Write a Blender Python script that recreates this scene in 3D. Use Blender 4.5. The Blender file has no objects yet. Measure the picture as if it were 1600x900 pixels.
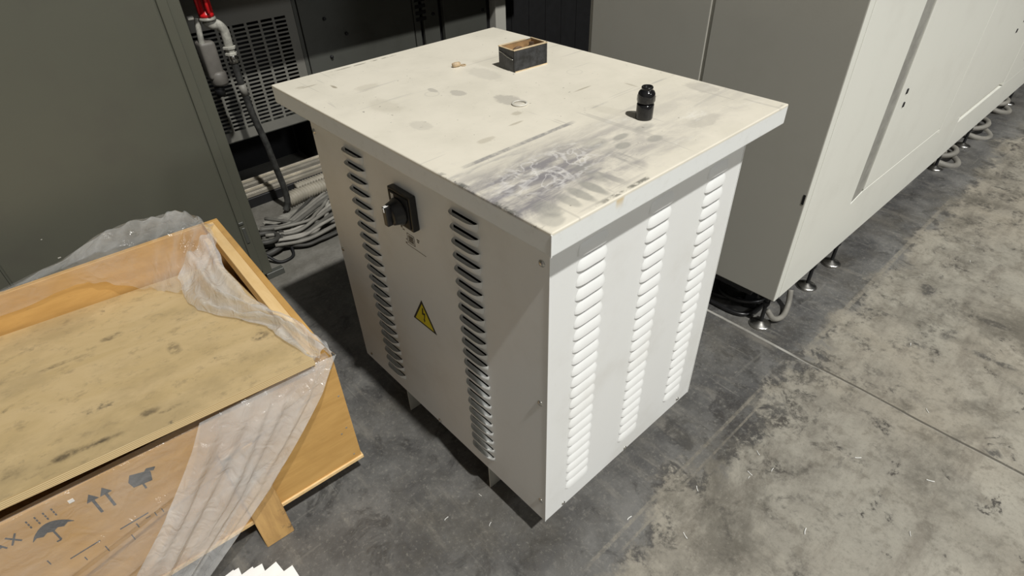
import bpy, bmesh, math, random
from mathutils import Vector, Matrix, noise
random.seed(7)
C = bpy.context.scene.collection
PI = math.pi

# ------------------------------------------------------------------ camera
cam = bpy.data.cameras.new('camera'); camo = bpy.data.objects.new('camera', cam); C.objects.link(camo)
cam.sensor_width = 36; cam.lens = 907.13 / 1600 * 36; cam.clip_start = 0.02; cam.clip_end = 60
RX = Vector((0.7343, -0.6784, -0.0255)); RD = Vector((-0.4311, -0.4369, -0.7895)); RF = Vector((0.5245, 0.5907, -0.6132))
RF.normalize(); RX = (RX - RF * RX.dot(RF)).normalized(); UP = RX.cross(RF)
m = Matrix(((RX.x, UP.x, -RF.x), (RX.y, UP.y, -RF.y), (RX.z, UP.z, -RF.z))).to_4x4()
m.translation = Vector((-0.5508, -0.5246, 1.5429)); camo.matrix_world = m
bpy.context.scene.camera = camo

# ------------------------------------------------------------------ light and exposure
vs = bpy.context.scene.view_settings
vs.view_transform = 'Standard'; vs.look = 'None'; vs.gamma = 1; vs.use_curve_mapping = False; vs.exposure = 0.0
LAMP_POS = Vector((-0.33, -5.35, 10.85)); LAMP_W = 1480; LAMP_SIZE = 0.36; LAMP_COL = (1.0, 0.985, 0.94)
la = bpy.data.lights.new('high_bay_lamp', 'AREA'); la.shape = 'DISK'; la.size = LAMP_SIZE; la.energy = LAMP_W; la.color = LAMP_COL
lo = bpy.data.objects.new('high_bay_lamp', la); C.objects.link(lo); lo.location = LAMP_POS
lo.rotation_euler = (Vector((0.5, 0.6, 0.5)) - LAMP_POS).to_track_quat('-Z', 'Y').to_euler()
l2 = bpy.data.lights.new('aisle_lamp', 'AREA'); l2.shape = 'DISK'; l2.size = 1.2; l2.energy = 270; l2.color = (0.97, 0.99, 1.0)
l2o = bpy.data.objects.new('aisle_lamp', l2); C.objects.link(l2o); l2o.location = (2.6, -10.0, 7.2); l2o.rotation_euler = (Vector((0.8, 0.3, 0.5)) - l2o.location).to_track_quat('-Z', 'Y').to_euler()
# the hall: dim behind the machines, brighter over the aisle on the camera's side
W = bpy.data.worlds.new('hall'); bpy.context.scene.world = W; W.use_nodes = True
wn = W.node_tree; wn.nodes.clear()
WL = lambda a, b: wn.links.new(a, b)
wo = wn.nodes.new('ShaderNodeOutputWorld'); wb = wn.nodes.new('ShaderNodeBackground'); wt = wn.nodes.new('ShaderNodeTexCoord')
wd = wn.nodes.new('ShaderNodeVectorMath'); wd.operation = 'DOT_PRODUCT'; wd.inputs[1].default_value = Vector((-0.62, -0.66, 0.42)).normalized()
wr = wn.nodes.new('ShaderNodeValToRGB'); wr.color_ramp.elements[0].position = 0.30; wr.color_ramp.elements[0].color = (0.003, 0.003, 0.003, 1)
wr.color_ramp.elements[1].position = 1.0; wr.color_ramp.elements[1].color = (0.235, 0.222, 0.20, 1)
e_ = wr.color_ramp.elements.new(0.62); e_.color = (0.018, 0.018, 0.018, 1)
wm = wn.nodes.new('ShaderNodeMath'); wm.operation = 'MULTIPLY_ADD'; wm.inputs[1].default_value = 0.5; wm.inputs[2].default_value = 0.5
WL(wt.outputs['Generated'], wd.inputs[0]); WL(wd.outputs['Value'], wm.inputs[0]); WL(wm.outputs[0], wr.inputs[0])
WL(wr.outputs[0], wb.inputs[0]); wb.inputs[1].default_value = 1.0; WL(wb.outputs[0], wo.inputs[0])

# ------------------------------------------------------------------ node helper
class NM:
    """one procedural material"""
    def __init__(s, name, rough=0.5, metal=0.0, spec=0.5):
        s.m = bpy.data.materials.new(name); s.m.use_nodes = True; s.t = s.m.node_tree
        s.b = s.t.nodes['Principled BSDF']; s.b.inputs['Roughness'].default_value = rough
        s.b.inputs['Metallic'].default_value = metal; s.b.inputs['Specular IOR Level'].default_value = spec
        tc = s.t.nodes.new('ShaderNodeTexCoord'); s.co = tc.outputs['Object']; s.sep = None
    def l(s, a, b): s.t.links.new(a, b)
    def val(s, inp, v):
        if hasattr(v, 'is_linked') or hasattr(v, 'links'): s.l(v, inp)
        else: inp.default_value = v
    def xyz(s):
        if not s.sep:
            n = s.t.nodes.new('ShaderNodeSeparateXYZ'); s.l(s.co, n.inputs[0]); s.sep = n.outputs
        return s.sep
    def math(s, op, a, b=0.0, c=0.0, clamp=False):
        n = s.t.nodes.new('ShaderNodeMath'); n.operation = op; n.use_clamp = clamp
        s.val(n.inputs[0], a); s.val(n.inputs[1], b); s.val(n.inputs[2], c); return n.outputs[0]
    def mapr(s, v, a, b, c=0.0, d=1.0, smooth=True):
        n = s.t.nodes.new('ShaderNodeMapRange'); n.interpolation_type = 'SMOOTHSTEP' if smooth else 'LINEAR'
        s.val(n.inputs[0], v)
        for i, q in zip((1, 2, 3, 4), (a, b, c, d)): s.val(n.inputs[i], q)
        return n.outputs[0]
    def noise(s, scale, detail=4, rough=0.6, stretch=(1, 1, 1), rot=(0, 0, 0), off=(0, 0, 0), dist=0.0):
        mp = s.t.nodes.new('ShaderNodeMapping'); s.l(s.co, mp.inputs[0]); mp.inputs['Scale'].default_value = stretch
        mp.inputs['Rotation'].default_value = rot; mp.inputs['Location'].default_value = off
        n = s.t.nodes.new('ShaderNodeTexNoise'); n.inputs['Scale'].default_value = scale; n.inputs['Detail'].default_value = detail
        n.inputs['Roughness'].default_value = rough; n.inputs['Distortion'].default_value = dist; s.l(mp.outputs[0], n.inputs['Vector'])
        return n.outputs['Fac']
    def mix(s, f, a, b):
        n = s.t.nodes.new('ShaderNodeMix'); n.data_type = 'RGBA'; s.val(n.inputs[0], f)
        for i, q in ((6, a), (7, b)):
            if isinstance(q, tuple): n.inputs[i].default_value = (*q, 1)
            else: s.l(q, n.inputs[i])
        return n.outputs[2]
    def color(s, c):
        if isinstance(c, tuple): s.b.inputs['Base Color'].default_value = (*c, 1)
        else: s.l(c, s.b.inputs['Base Color'])
    def bump(s, h, strength=0.2, dist=0.002):
        n = s.t.nodes.new('ShaderNodeBump'); n.inputs['Strength'].default_value = strength; n.inputs['Distance'].default_value = dist
        s.l(h, n.inputs['Height']); s.l(n.outputs[0], s.b.inputs['Normal'])
    def blob(s, cx, cy, rx, ry, soft=0.5, n=None, amp=0.6):
        """1 inside an ellipse whose outline is broken up by noise"""
        X, Y, Z = s.xyz()
        u = s.math('DIVIDE', s.math('SUBTRACT', X, cx), rx); v = s.math('DIVIDE', s.math('SUBTRACT', Y, cy), ry)
        r = s.math('SQRT', s.math('ADD', s.math('MULTIPLY', u, u), s.math('MULTIPLY', v, v)))
        if n is not None: r = s.math('ADD', r, s.math('MULTIPLY', s.math('SUBTRACT', n, 0.5), amp * 4))
        return s.mapr(r, 1 - soft * .5, 1 + soft * .5, 1.0, 0.0)
    def strip(s, ax, c, w, lo_, hi_, soft=0.01):
        X, Y, Z = s.xyz(); a, b = (X, Y) if ax == 'y' else (Y, X)       # line at ax=c, running lo..hi along the other
        v = b if ax == 'y' else b
        d = s.math('ABSOLUTE', s.math('SUBTRACT', v, c)); k = s.mapr(d, w * .5, w * 1.2, 1.0, 0.0)
        k2 = s.mapr(a, lo_ - soft, lo_ + soft); k3 = s.mapr(a, hi_ - soft, hi_ + soft, 1.0, 0.0)
        return s.math('MULTIPLY', k, s.math('MULTIPLY', k2, k3))

def simple(name, c, rough=0.5, metal=0.0, var=0.12, scale=14, spec=0.5):
    M_ = NM(name, rough, metal, spec); n = M_.noise(scale, 5, 0.65)
    d = tuple(x * (1 - var * 2) for x in c); h = tuple(min(1, x * (1 + var)) for x in c)
    M_.color(M_.mix(M_.mapr(n, 0.3, 0.7), d, h)); return M_.m

# ---- painted steel of the transformer cabinet
def mk_paint(name, base, dirt, amt=0.35, rough=0.42):
    q = NM(name, rough); n1 = q.noise(5, 5, 0.6); n2 = q.noise(60, 4, 0.7, stretch=(1, 1, .35)); n3 = q.noise(220, 2, 0.5)
    c = q.mix(q.math('MULTIPLY', q.mapr(n1, .45, .8), amt), base, dirt)
    c = q.mix(q.math('MULTIPLY', q.mapr(n2, .62, .82), amt * .8), c, dirt)
    q.color(c); q.bump(n3, 0.06, 0.001); return q.m
M_body = mk_paint('painted_steel_grey_white', (.80, .81, .80), (.58, .56, .51))
M_bodyL = M_body

def mk_lid():
    q = NM('dirty_lid_paint', 0.42)
    X, Y, Z = q.xyz()
    nb = q.noise(7, 5, .6); nf = q.noise(38, 6, .7); ns = q.noise(30, 5, .65, stretch=(.28, 1.3, 1), dist=.4); nsm = q.noise(9, 7, .66, stretch=(.55, 1.2, 1), off=(3.1, .4, 0), dist=.6)
    c = q.mix(q.mapr(nb, .35, .7), (.735, .69, .585), (.67, .63, .53))
    c = q.mix(q.math('MULTIPLY', q.mapr(nf, .55, .75), .25), c, (.55, .52, .46))
    # grey rubbed band along the near edge
    yc = q.math('ADD', Y, q.math('MULTIPLY', q.math('SUBTRACT', nsm, .5), .16))
    band = q.math('MULTIPLY', q.mapr(yc, .0, .09), q.mapr(yc, .18, .29, 1.0, 0.0))
    fade = q.mapr(X, .10, .60, .95, .22)
    sm = q.math('MULTIPLY', band, q.mapr(nsm, .30, .52, .12, 1.0)); sm = q.math('MULTIPLY', sm, fade)
    sm = q.math('MULTIPLY', sm, q.mapr(ns, .28, .62, .25, 1.0))
    c = q.mix(q.math('MULTIPLY', sm, 1.0, clamp=True), c, (.20, .19, .205))
    # brush-like scuffs across the band
    sc = q.math('MULTIPLY', q.mapr(q.noise(26, 3, .5, stretch=(1.5, .3, 1), rot=(0, 0, -.15)), .56, .66), q.math('MULTIPLY', q.blob(.15, .09, .16, .07, .6), .65))
    c = q.mix(sc, c, (.27, .26, .25))
    wh = q.math('MULTIPLY', q.mapr(q.noise(22, 5, .7, stretch=(.4, 1, 1), off=(5, 5, 5)), .56, .7), q.math('MULTIPLY', band, .55))
    c = q.mix(wh, c, (.82, .80, .74))
    for (a, b, w_, l_, k_) in ((.095, .052, .012, .026, .5), (.125, .050, .012, .030, .65), (.158, .052, .012, .032, .7), (.196, .075, .014, .026, .45), (.205, .12, .02, .018, .5), (.33, .125, .018, .012, .6), (.30, .17, .03, .02, .35), (.40, .10, .02, .012, .5), (.36, .155, .022, .010, .6), (.43, .15, .03, .012, .35), (.05, .06, .02, .03, .5), (.03, .03, .02, .02, .4)):
        c = q.mix(q.math('MULTIPLY', q.blob(a, b, w_, l_, .5, ns, .25), k_), c, (.28, .275, .25))
    sw = q.math('MULTIPLY', q.mapr(q.math('ABSOLUTE', q.math('SUBTRACT', q.noise(17, 3, .5, off=(9, 2, 0), dist=1.6), .5)), .0, .07, 1, 0), q.math('MULTIPLY', q.blob(.15, .155, .12, .06, .6), .40)); c = q.mix(sw, c, (.80, .78, .76))
    # tape mark and patches
    st = q.math('MULTIPLY', q.strip('y', .276, .007, .05, .35), q.mapr(nf, .35, .6, .35, .9)); c = q.mix(st, c, (.28, .27, .26))
    st = q.math('MULTIPLY', q.strip('y', .253, .010, -.05, .20, .05), q.mapr(ns, .4, .6, .0, .55)); c = q.mix(st, c, (.36, .35, .33))
    st = q.math('MULTIPLY', q.strip('y', .300, .004, .42, .80, .05), q.mapr(ns, .45, .6, .0, .5)); c = q.mix(st, c, (.36, .35, .33))
    for (a, b, rx, ry, k) in ((.345, .475, .026, .042, .6), (.292, .600, .016, .024, .6), (.262, .66, .008, .016, .6), (.43, .66, .03, .06, .25), (.11, .50, .02, .03, .28), (.55, .08, .05, .02, .35), (.72, .20, .03, .04, .4)):
        c = q.mix(q.math('MULTIPLY', q.blob(a, b, rx, ry, .35, nf, .35), k), c, (.40, .375, .33))
    for (a, b, r, k) in ((.526, .671, .017, .35), (.60, .50, .02, .18), (.245, .64, .017, .22)):
        d = q.math('SQRT', q.math('ADD', q.math('POWER', q.math('SUBTRACT', X, a), 2), q.math('POWER', q.math('SUBTRACT', Y, b), 2)))
        ring = q.mapr(q.math('ABSOLUTE', q.math('SUBTRACT', d, r)), .001, .003, k, 0)
        c = q.mix(ring, c, (.4, .38, .34))
    for (a, b, rx, ry, k) in ((.065, .915, .022, .004, .45), (.105, .865, .004, .014, .7), (.045, .925, .012, .006, .3), (.16, .80, .03, .02, .18), (.12, .66, .03, .05, .16), (.52, .40, .03, .003, .5), (.62, .33, .003, .02, .4), (.30, .40, .012, .01, .35), (.26, .36, .02, .004, .4), (.16, .34, .02, .01, .3)):
        c = q.mix(q.math('MULTIPLY', q.blob(a, b, rx, ry, .7, nf, .4), k), c, (.24, .20, .13))
    st = q.math('MULTIPLY', q.strip('y', .978, .0035, .17, .36, .04), q.mapr(nf, .42, .55, 0, .8)); c = q.mix(st, c, (.2, .18, .14))
    gr = q.noise(55, 5, .8, off=(4, 4, 0)); c = q.mix(q.math('MULTIPLY', q.mapr(gr, .58, .70), q.mapr(nb, .4, .65, .05, .40)), c, (.46, .43, .36))
    # specks
    sp = q.math('MULTIPLY', q.mapr(q.noise(95, 2, .5, off=(2, 7, 1)), .735, .76), .7); c = q.mix(sp, c, (.22, .20, .17))
    ln = q.math('MULTIPLY', q.mapr(q.noise(16, 2, .4, stretch=(2.6, .18, 1), rot=(0, 0, .5), dist=.3), .70, .715), .35); c = q.mix(ln, c, (.4, .38, .34))
    ln = q.math('MULTIPLY', q.mapr(q.noise(14, 3, .4, stretch=(.2, 3.2, 1), off=(1, 2, 0)), .68, .70), .3); c = q.mix(ln, c, (.42, .40, .36))
    # worn rims
    ed = q.math('MULTIPLY', q.mapr(q.math('ABSOLUTE', q.math('SUBTRACT', Y, .008)), .002, .007, 1, 0), q.math('MULTIPLY', q.mapr(q.noise(9, 4, .6, stretch=(.6, 1, 1), off=(1, 1, 7)), .52, .60), q.mapr(nf, .42, .55))); ed = q.math('MULTIPLY', ed, q.mapr(Z, 1.045, 1.052)); c = q.mix(q.math('MULTIPLY', ed, .85), c, (.16, .155, .135))
    ed = q.math('MULTIPLY', q.mapr(X, .004, .012, 1, 0), q.math('MULTIPLY', q.mapr(nf, .48, .58), q.mapr(Y, .25, .32, 1, 0))); ed = q.math('MULTIPLY', ed, q.mapr(Z, 1.045, 1.052)); c = q.mix(ed, c, (.17, .165, .15))
    # near rim is cleaner, cooler paint
    side = q.mapr(Z, 1.050, 1.0555, 1.0, 0.0)
    c2 = q.mix(q.mapr(nf, .5, .75, 0, .35), (.79, .81, .80), (.60, .60, .57))
    yl = q.math('MULTIPLY', q.blob(.168, 0, .010, 1.0, .8, nf, .4), q.mapr(Z, 1.03, 1.055)); c2 = q.mix(q.math('MULTIPLY', yl, .7), c2, (.62, .42, .12))
    c = q.mix(side, c, c2)
    q.color(c); q.bump(nf, .12, .0015); q.l(q.mapr(sm, 0, 1, .40, .55), q.b.inputs['Roughness']); return q.m
M_lid = mk_lid()

def mk_floor():
    q = NM('worn_concrete', 0.55)
    X, Y, Z = q.xyz()
    big = q.noise(1.1, 5, .6, off=(4, 1, 0)); mid = q.noise(5, 7, .68); fine = q.noise(45, 6, .75); spots = q.noise(9, 5, .7, off=(8, 3, 0), dist=.6)
    st = q.noise(9, 6, .7, stretch=(1.6, .35, 1), rot=(0, 0, .35)); stx = q.noise(8, 6, .72, stretch=(.3, 1.5, 1), rot=(0, 0, .12), off=(2, 2, 2))
    light = q.mix(q.mapr(mid, .3, .70), (.25, .225, .18), (.42, .39, .325))
    light = q.mix(q.mapr(big, .42, .62, 0, .55), light, (.31, .30, .26)); light = q.mix(q.math('MULTIPLY', q.mapr(q.noise(13, 7, .75, off=(5, 2, 0)), .50, .64), .5), light, (.12, .105, .08))
    light = q.mix(q.math('MULTIPLY', q.mapr(stx, .5, .7), .55), light, (.15, .13, .105))
    light = q.mix(q.math('MULTIPLY', q.mapr(fine, .5, .72), .35), light, (.12, .11, .09))
    light = q.mix(q.math('MULTIPLY', q.mapr(spots, .60, .66), q.mapr(fine, .42, .55)), light, (.05, .045, .04))
    near = q.mapr(Y, -1.0, -.1, 0, .55)
    light = q.mix(q.math('MULTIPLY', near, q.mapr(mid, .40, .60)), light, (.10, .088, .07)); light = q.mix(q.math('MULTIPLY', q.mapr(Y, -.75, -.1, 0, .8), q.math('MULTIPLY', q.mapr(spots, .50, .60), q.mapr(fine, .40, .58))), light, (.06, .055, .048))
    dark = q.mix(q.mapr(mid, .35, .68), (.062, .062, .063), (.150, .148, .142))
    dark = q.mix(q.math('MULTIPLY', q.mapr(st, .52, .72), .55), dark, (.24, .225, .195))
    dark = q.mix(q.math('MULTIPLY', q.mapr(fine, .54, .66), .45), dark, (.24, .23, .205)); dark = q.mix(q.math('MULTIPLY', q.mapr(spots, .54, .66), .7), dark, (.04, .039, .038))
    scr = q.mapr(q.noise(15, 3, .5, stretch=(2.4, .12, 1), rot=(0, 0, .7), dist=.2), .66, .70, 0, .25); dark = q.mix(scr, dark, (.30, .29, .26)); scr = q.mapr(q.noise(13, 3, .5, stretch=(.14, 2.2, 1), rot=(0, 0, .4), off=(3, 0, 0), dist=.2), .66, .70, 0, .2); dark = q.mix(scr, dark, (.28, .27, .24))
    e = q.math('ADD', Y, q.math('MULTIPLY', q.math('SUBTRACT', mid, .5), .30)); e = q.math('ADD', e, q.math('MULTIPLY', q.math('SUBTRACT', fine, .5), .10))
    e = q.math('ADD', e, q.math('MULTIPLY', q.math('SUBTRACT', q.noise(2.6, 6, .7, off=(1, 9, 0)), .5), q.mapr(X, .6, 1.6, .75, .22)))
    edge = q.mapr(e, -.15, -.05)
    edge2 = q.math('MULTIPLY', edge, q.mapr(X, .2, 1.35, .93, 1.0))
    dark = q.mix(q.math('MULTIPLY', q.mapr(Y, 1.45, 1.8), .85), dark, q.mix(q.mapr(mid, .35, .65), (.15, .145, .125), (.24, .23, .205)))
    c = q.mix(edge2, light, dark)
    # black ring of residue at the edge of the painted strip
    rim = q.math('MULTIPLY', q.mapr(q.math('ABSOLUTE', q.math('ADD', e, .10)), .0, .045, 1, 0), q.mapr(spots, .47, .56)); c = q.mix(q.math('MULTIPLY', rim, .75), c, (.045, .043, .042))
    for (a, b, rx, ry, k) in ((.80, -.10, .075, .055, .95), (.93, -.16, .06, .03, .8), (1.30, -.02, .10, .03, .7), (1.62, -.36, .02, .035, .8), (2.0, -.28, .03, .02, .8), (1.75, -.42, .03, .02, .7), (1.27, -.70, .02, .02, .8), (1.95, -.52, .012, .05, .8), (1.72, -.60, .012, .05, .8)):
        c = q.mix(q.math('MULTIPLY', q.math('MULTIPLY', q.blob(a, b, rx * 1.15, ry * 1.15, 1.0, spots, 1.6), q.mapr(fine, .38, .52, .25, 1)), k), c, (.045, .043, .042))
    # tyre scrapes along the aisle
    for (yy, w, lo_, hi_) in ((-.07, .006, .1, 1.0), (-.105, .004, .2, .95), (-.09, .010, 1.35, 2.9)):
        c = q.mix(q.math('MULTIPLY', q.strip('y', yy, w, lo_, hi_, .05), q.mapr(fine, .4, .6, .2, .8)), c, (.24, .22, .18))
    # expansion joint: pale where painted over, dark where open
    wob = q.math('ADD', X, q.math('MULTIPLY', q.math('SUBTRACT', q.noise(3, 3, .5), .5), .02))
    d = q.math('ABSOLUTE', q.math('SUBTRACT', wob, 1.238))
    pale = q.math('MULTIPLY', q.mapr(d, .004, .007, 1, 0), q.mapr(Y, -.22, -.02, .25, 1.0)); c = q.mix(pale, c, (.38, .37, .34))
    dk = q.math('MULTIPLY', q.mapr(q.math('ABSOLUTE', q.math('SUBTRACT', wob, 1.241)), .003, .006, 1, 0), q.mapr(Y, -.12, -.02, .85, .0)); c = q.mix(dk, c, (.06, .052, .04))
    g2 = q.noise(2.3, 8, .72, off=(7, 7, 0), dist=.3); vf = q.noise(85, 4, .75)
    c = q.mix(q.math('MULTIPLY', q.mapr(g2, .46, .66), q.mapr(edge2, 0, 1, .72, .45)), c, (.078, .070, .056))
    c = q.mix(q.math('MULTIPLY', q.mapr(vf, .52, .70), .28), c, (.07, .065, .055)); c = q.mix(q.math('MULTIPLY', q.mapr(vf, .30, .44, 1, 0), .25), c, (.42, .40, .34))
    q.color(c); q.bump(q.math('ADD', fine, mid), .22, .002)
    q.l(q.mapr(edge2, 0, 1, .62, .44), q.b.inputs['Roughness']); return q.m
M_floor = mk_floor()

def mk_wood(name, a, b, dirt, grain=(1, 8, 8), amt=.5, rough=.6, spot=.0, warp=.4):
    q = NM(name, rough); g = q.noise(5, 6, .65, stretch=grain, dist=warp); n = q.noise(3.2, 5, .6); f = q.noise(30, 5, .7, stretch=tuple(1 + (x - 1) * .5 for x in grain))
    c = q.mix(q.mapr(g, .3, .7), a, b); c = q.mix(q.math('MULTIPLY', q.mapr(n, .5, .75), amt), c, dirt)
    c = q.mix(q.math('MULTIPLY', q.mapr(f, .62, .75), amt * .6), c, dirt)
    if spot:
        c = q.mix(q.math('MULTIPLY', q.mapr(q.noise(11, 6, .75, off=(1, 4, 2)), .54, .66), spot), c, (.09, .075, .05))
    q.color(c); q.bump(g, .12, .001); return q.m
M_ply = mk_wood('crate_plywood', (.60, .355, .115), (.50, .285, .085), (.30, .17, .06), (1, 1, 6), .6)
M_pine = mk_wood('pine_batten', (.80, .57, .29), (.72, .49, .22), (.45, .28, .11), (8, 1, 8), .35)
M_old = mk_wood('worn_plank', (.62, .38, .14), (.46, .27, .10), (.15, .09, .04), (9, 1, 1.2), .8, spot=.8)
def mk_board():
    q = NM('dirty_board_top', .58); X, Y, Z = q.xyz()
    g = q.noise(4, 6, .65, stretch=(1, 2, 2), dist=.8); n = q.noise(3.4, 6, .65, off=(3, 1, 0)); f = q.noise(26, 6, .72); s_ = q.noise(9, 6, .7, stretch=(1, 1.4, 1), rot=(0, 0, .3), off=(6, 6, 0))
    c = q.mix(q.mapr(g, .3, .7), (.54, .40, .20), (.61, .46, .25))
    c = q.mix(q.math('MULTIPLY', q.mapr(n, .44, .66), .6), c, (.36, .27, .14)); c = q.mix(q.math('MULTIPLY', q.mapr(f, .52, .70), .45), c, (.25, .19, .11))
    c = q.mix(q.math('MULTIPLY', q.mapr(s_, .60, .72), .55), c, (.24, .18, .10))
    sp = q.math('MULTIPLY', q.mapr(q.noise(8, 5, .7, off=(2, 8, 3)), .635, .69), q.mapr(f, .40, .58)); c = q.mix(q.math('MULTIPLY', sp, .75), c, (.12, .10, .07))
    for (a, b, rx, ry, k) in ((-.57, .035, .055, .02, .95), (-.40, .06, .03, .02, .7), (-.66, .05, .05, .03, .6), (-.74, .04, .06, .04, .6), (-.11, .20, .016, .02, .8), (-.30, .33, .012, .03, .5), (-.42, .55, .02, .012, .6), (-.56, .50, .05, .008, .5), (-.36, .04, .04, .012, .9), (-.50, .03, .07, .014, .9)):
        c = q.mix(q.math('MULTIPLY', q.math('MULTIPLY', q.blob(a, b, rx, ry, 1.1, n, 1.5), q.mapr(f, .40, .56, .15, 1)), k), c, (.07, .055, .035))
    q.color(c); q.bump(f, .1, .001); return q.m
M_board = mk_board()
def mk_edge():
    q = NM('plywood_edge', .6); X, Y, Z = q.xyz()
    w = q.math('SINE', q.math('MULTIPLY', q.math('ADD', Z, q.math('MULTIPLY', X, .042)), 2 * PI / .0045)); c = q.mix(q.mapr(w, -.4, .6), (.50, .34, .15), (.78, .62, .36)); q.color(c); return q.m
M_edge = mk_edge()

M_green = mk_paint('olive_grey_machine_paint', (.092, .093, .072), (.078, .073, .062), .5, .38)
M_dkgrey = mk_paint('dark_grey_machine_paint', (.075, .077, .068), (.048, .047, .042), .6, .42)
M_dgrid = mk_paint('dusty_grille_paint', (.17, .165, .145), (.10, .095, .08), .6, .55)
M_white = mk_paint('machine_white_paint', (.77, .775, .715), (.62, .61, .55), .3, .33)
M_greyp = mk_paint('machine_grey_paint', (.50, .49, .44), (.42, .41, .36), .3, .4)
M_strip = simple('grey_strip', (.30, .295, .27), .5)
M_black = simple('black_plastic', (.012, .012, .013), .32, var=.2)
M_blackm = simple('matt_black', (.008, .008, .009), .6, var=.2)
M_gloss = simple('glossy_black_plastic', (.010, .010, .011), .12, var=.1)
M_void = simple('near_black_shade_paint', (.006, .006, .007), .8, var=.2)  # near-black colour standing in for the shade of unlit depths and slots
M_steel = simple('zinc_steel', (.62, .61, .58), .28, 1.0, .15, 40)
M_alu = simple('dusty_aluminium', (.52, .48, .40), .35, .6, .12, 6)
M_cable = simple('dusty_grey_cable', (.22, .21, .185), .6, var=.12, scale=9)
M_cable2 = simple('pale_dusty_cable', (.33, .315, .28), .6, var=.12, scale=9)
M_cablem = simple('mid_grey_cable', (.125, .12, .105), .6, var=.12, scale=9)
M_cabled = simple('dark_dusty_cable', (.06, .058, .052), .6, var=.15, scale=9)
M_hose = simple('corrugated_hose', (.34, .31, .25), .55, var=.1, scale=9)
M_rubber = simple('dark_rubber_hose', (.045, .045, .042), .5, var=.3, scale=30)
M_pipe = simple('grey_fitting', (.42, .41, .36), .4, var=.2, scale=30)
M_brownfit = simple('brown_grey_valve_body', (.14, .13, .115), .5, var=.12, scale=9)
M_red = simple('red_paint', (.55, .012, .015), .3, var=.1)
M_yel = simple('sign_yellow', (.72, .60, .02), .45, var=.04)
M_ink = simple('black_ink', (.02, .018, .016), .5, var=.05)
M_stamp = simple('grey_stencil_ink', (.055, .055, .06), .6, var=.3, scale=60)
M_faded = simple('faded_brown_print', (.22, .19, .15), .6, var=.3, scale=200)
M_paper = simple('white_paper', (.93, .93, .92), .6, var=.02)
M_card = simple('cardboard_brown', (.42, .25, .11), .7, var=.2)
M_cardedge = simple('cardboard_rim', (.66, .52, .33), .7, var=.15)
M_darkbox = simple('black_box_wrap', (.030, .031, .034), .42, var=.4, scale=50)
M_rust = simple('rusty_metal', (.16, .10, .06), .6, .3, .3)
M_tan = simple('tan_plastic', (.50, .38, .24), .5, var=.2, scale=80)
M_ring = simple('pale_ring', (.58, .56, .50), .4, var=.1)
M_chip = simple('bright_shaving', (.85, .85, .82), .35, .2, .05)
M_dusty = simple('dusty_concrete_block', (.26, .25, .22), .7, var=.25, scale=20)

def mk_plastic(name, fac_lo, fac_hi, bs=.35):
    mt = bpy.data.materials.new(name); mt.use_nodes = True; t = mt.node_tree; b = t.nodes['Principled BSDF']
    b.inputs['Base Color'].default_value = (.86, .86, .85, 1); b.inputs['Roughness'].default_value = .13; b.inputs['Specular IOR Level'].default_value = 1.0; b.inputs['Coat Weight'].default_value = .6; b.inputs['Coat Roughness'].default_value = .08
    tr = t.nodes.new('ShaderNodeBsdfTransparent'); tr.inputs[0].default_value = (.96, .95, .93, 1)
    mx = t.nodes.new('ShaderNodeMixShader'); tc = t.nodes.new('ShaderNodeTexCoord')
    n = t.nodes.new('ShaderNodeTexNoise'); n.inputs['Scale'].default_value = 7; n.inputs['Detail'].default_value = 6; t.links.new(tc.outputs['Object'], n.inputs['Vector'])
    n2 = t.nodes.new('ShaderNodeTexNoise'); n2.inputs['Scale'].default_value = 24; n2.inputs['Detail'].default_value = 4; n2.inputs['Distortion'].default_value = 1.2; t.links.new(tc.outputs['Object'], n2.inputs['Vector'])
    bp = t.nodes.new('ShaderNodeBump'); bp.inputs['Strength'].default_value = bs; bp.inputs['Distance'].default_value = .012; t.links.new(n2.outputs[0], bp.inputs['Height']); t.links.new(bp.outputs[0], b.inputs['Normal'])
    mr = t.nodes.new('ShaderNodeMapRange'); t.links.new(n.outputs[0], mr.inputs[0]); mr.inputs[1].default_value = .3; mr.inputs[2].default_value = .7; mr.inputs[3].default_value = fac_lo; mr.inputs[4].default_value = fac_hi
    lw = t.nodes.new('ShaderNodeLayerWeight'); lw.inputs[0].default_value = .25; ad = t.nodes.new('ShaderNodeMath'); ad.operation = 'MULTIPLY_ADD'; ad.inputs[1].default_value = .5
    t.links.new(lw.outputs['Facing'], ad.inputs[0]); t.links.new(mr.outputs[0], ad.inputs[2]); ad.use_clamp = True
    t.links.new(ad.outputs[0], mx.inputs[0]); t.links.new(tr.outputs[0], mx.inputs[1]); t.links.new(b.outputs[0], mx.inputs[2])
    t.links.new(mx.outputs[0], t.nodes['Material Output'].inputs[0]); return mt
M_film = mk_plastic('clear_polythene', .04, .16, .6)
M_film2 = mk_plastic('folded_polythene', .16, .38, .55)

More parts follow.
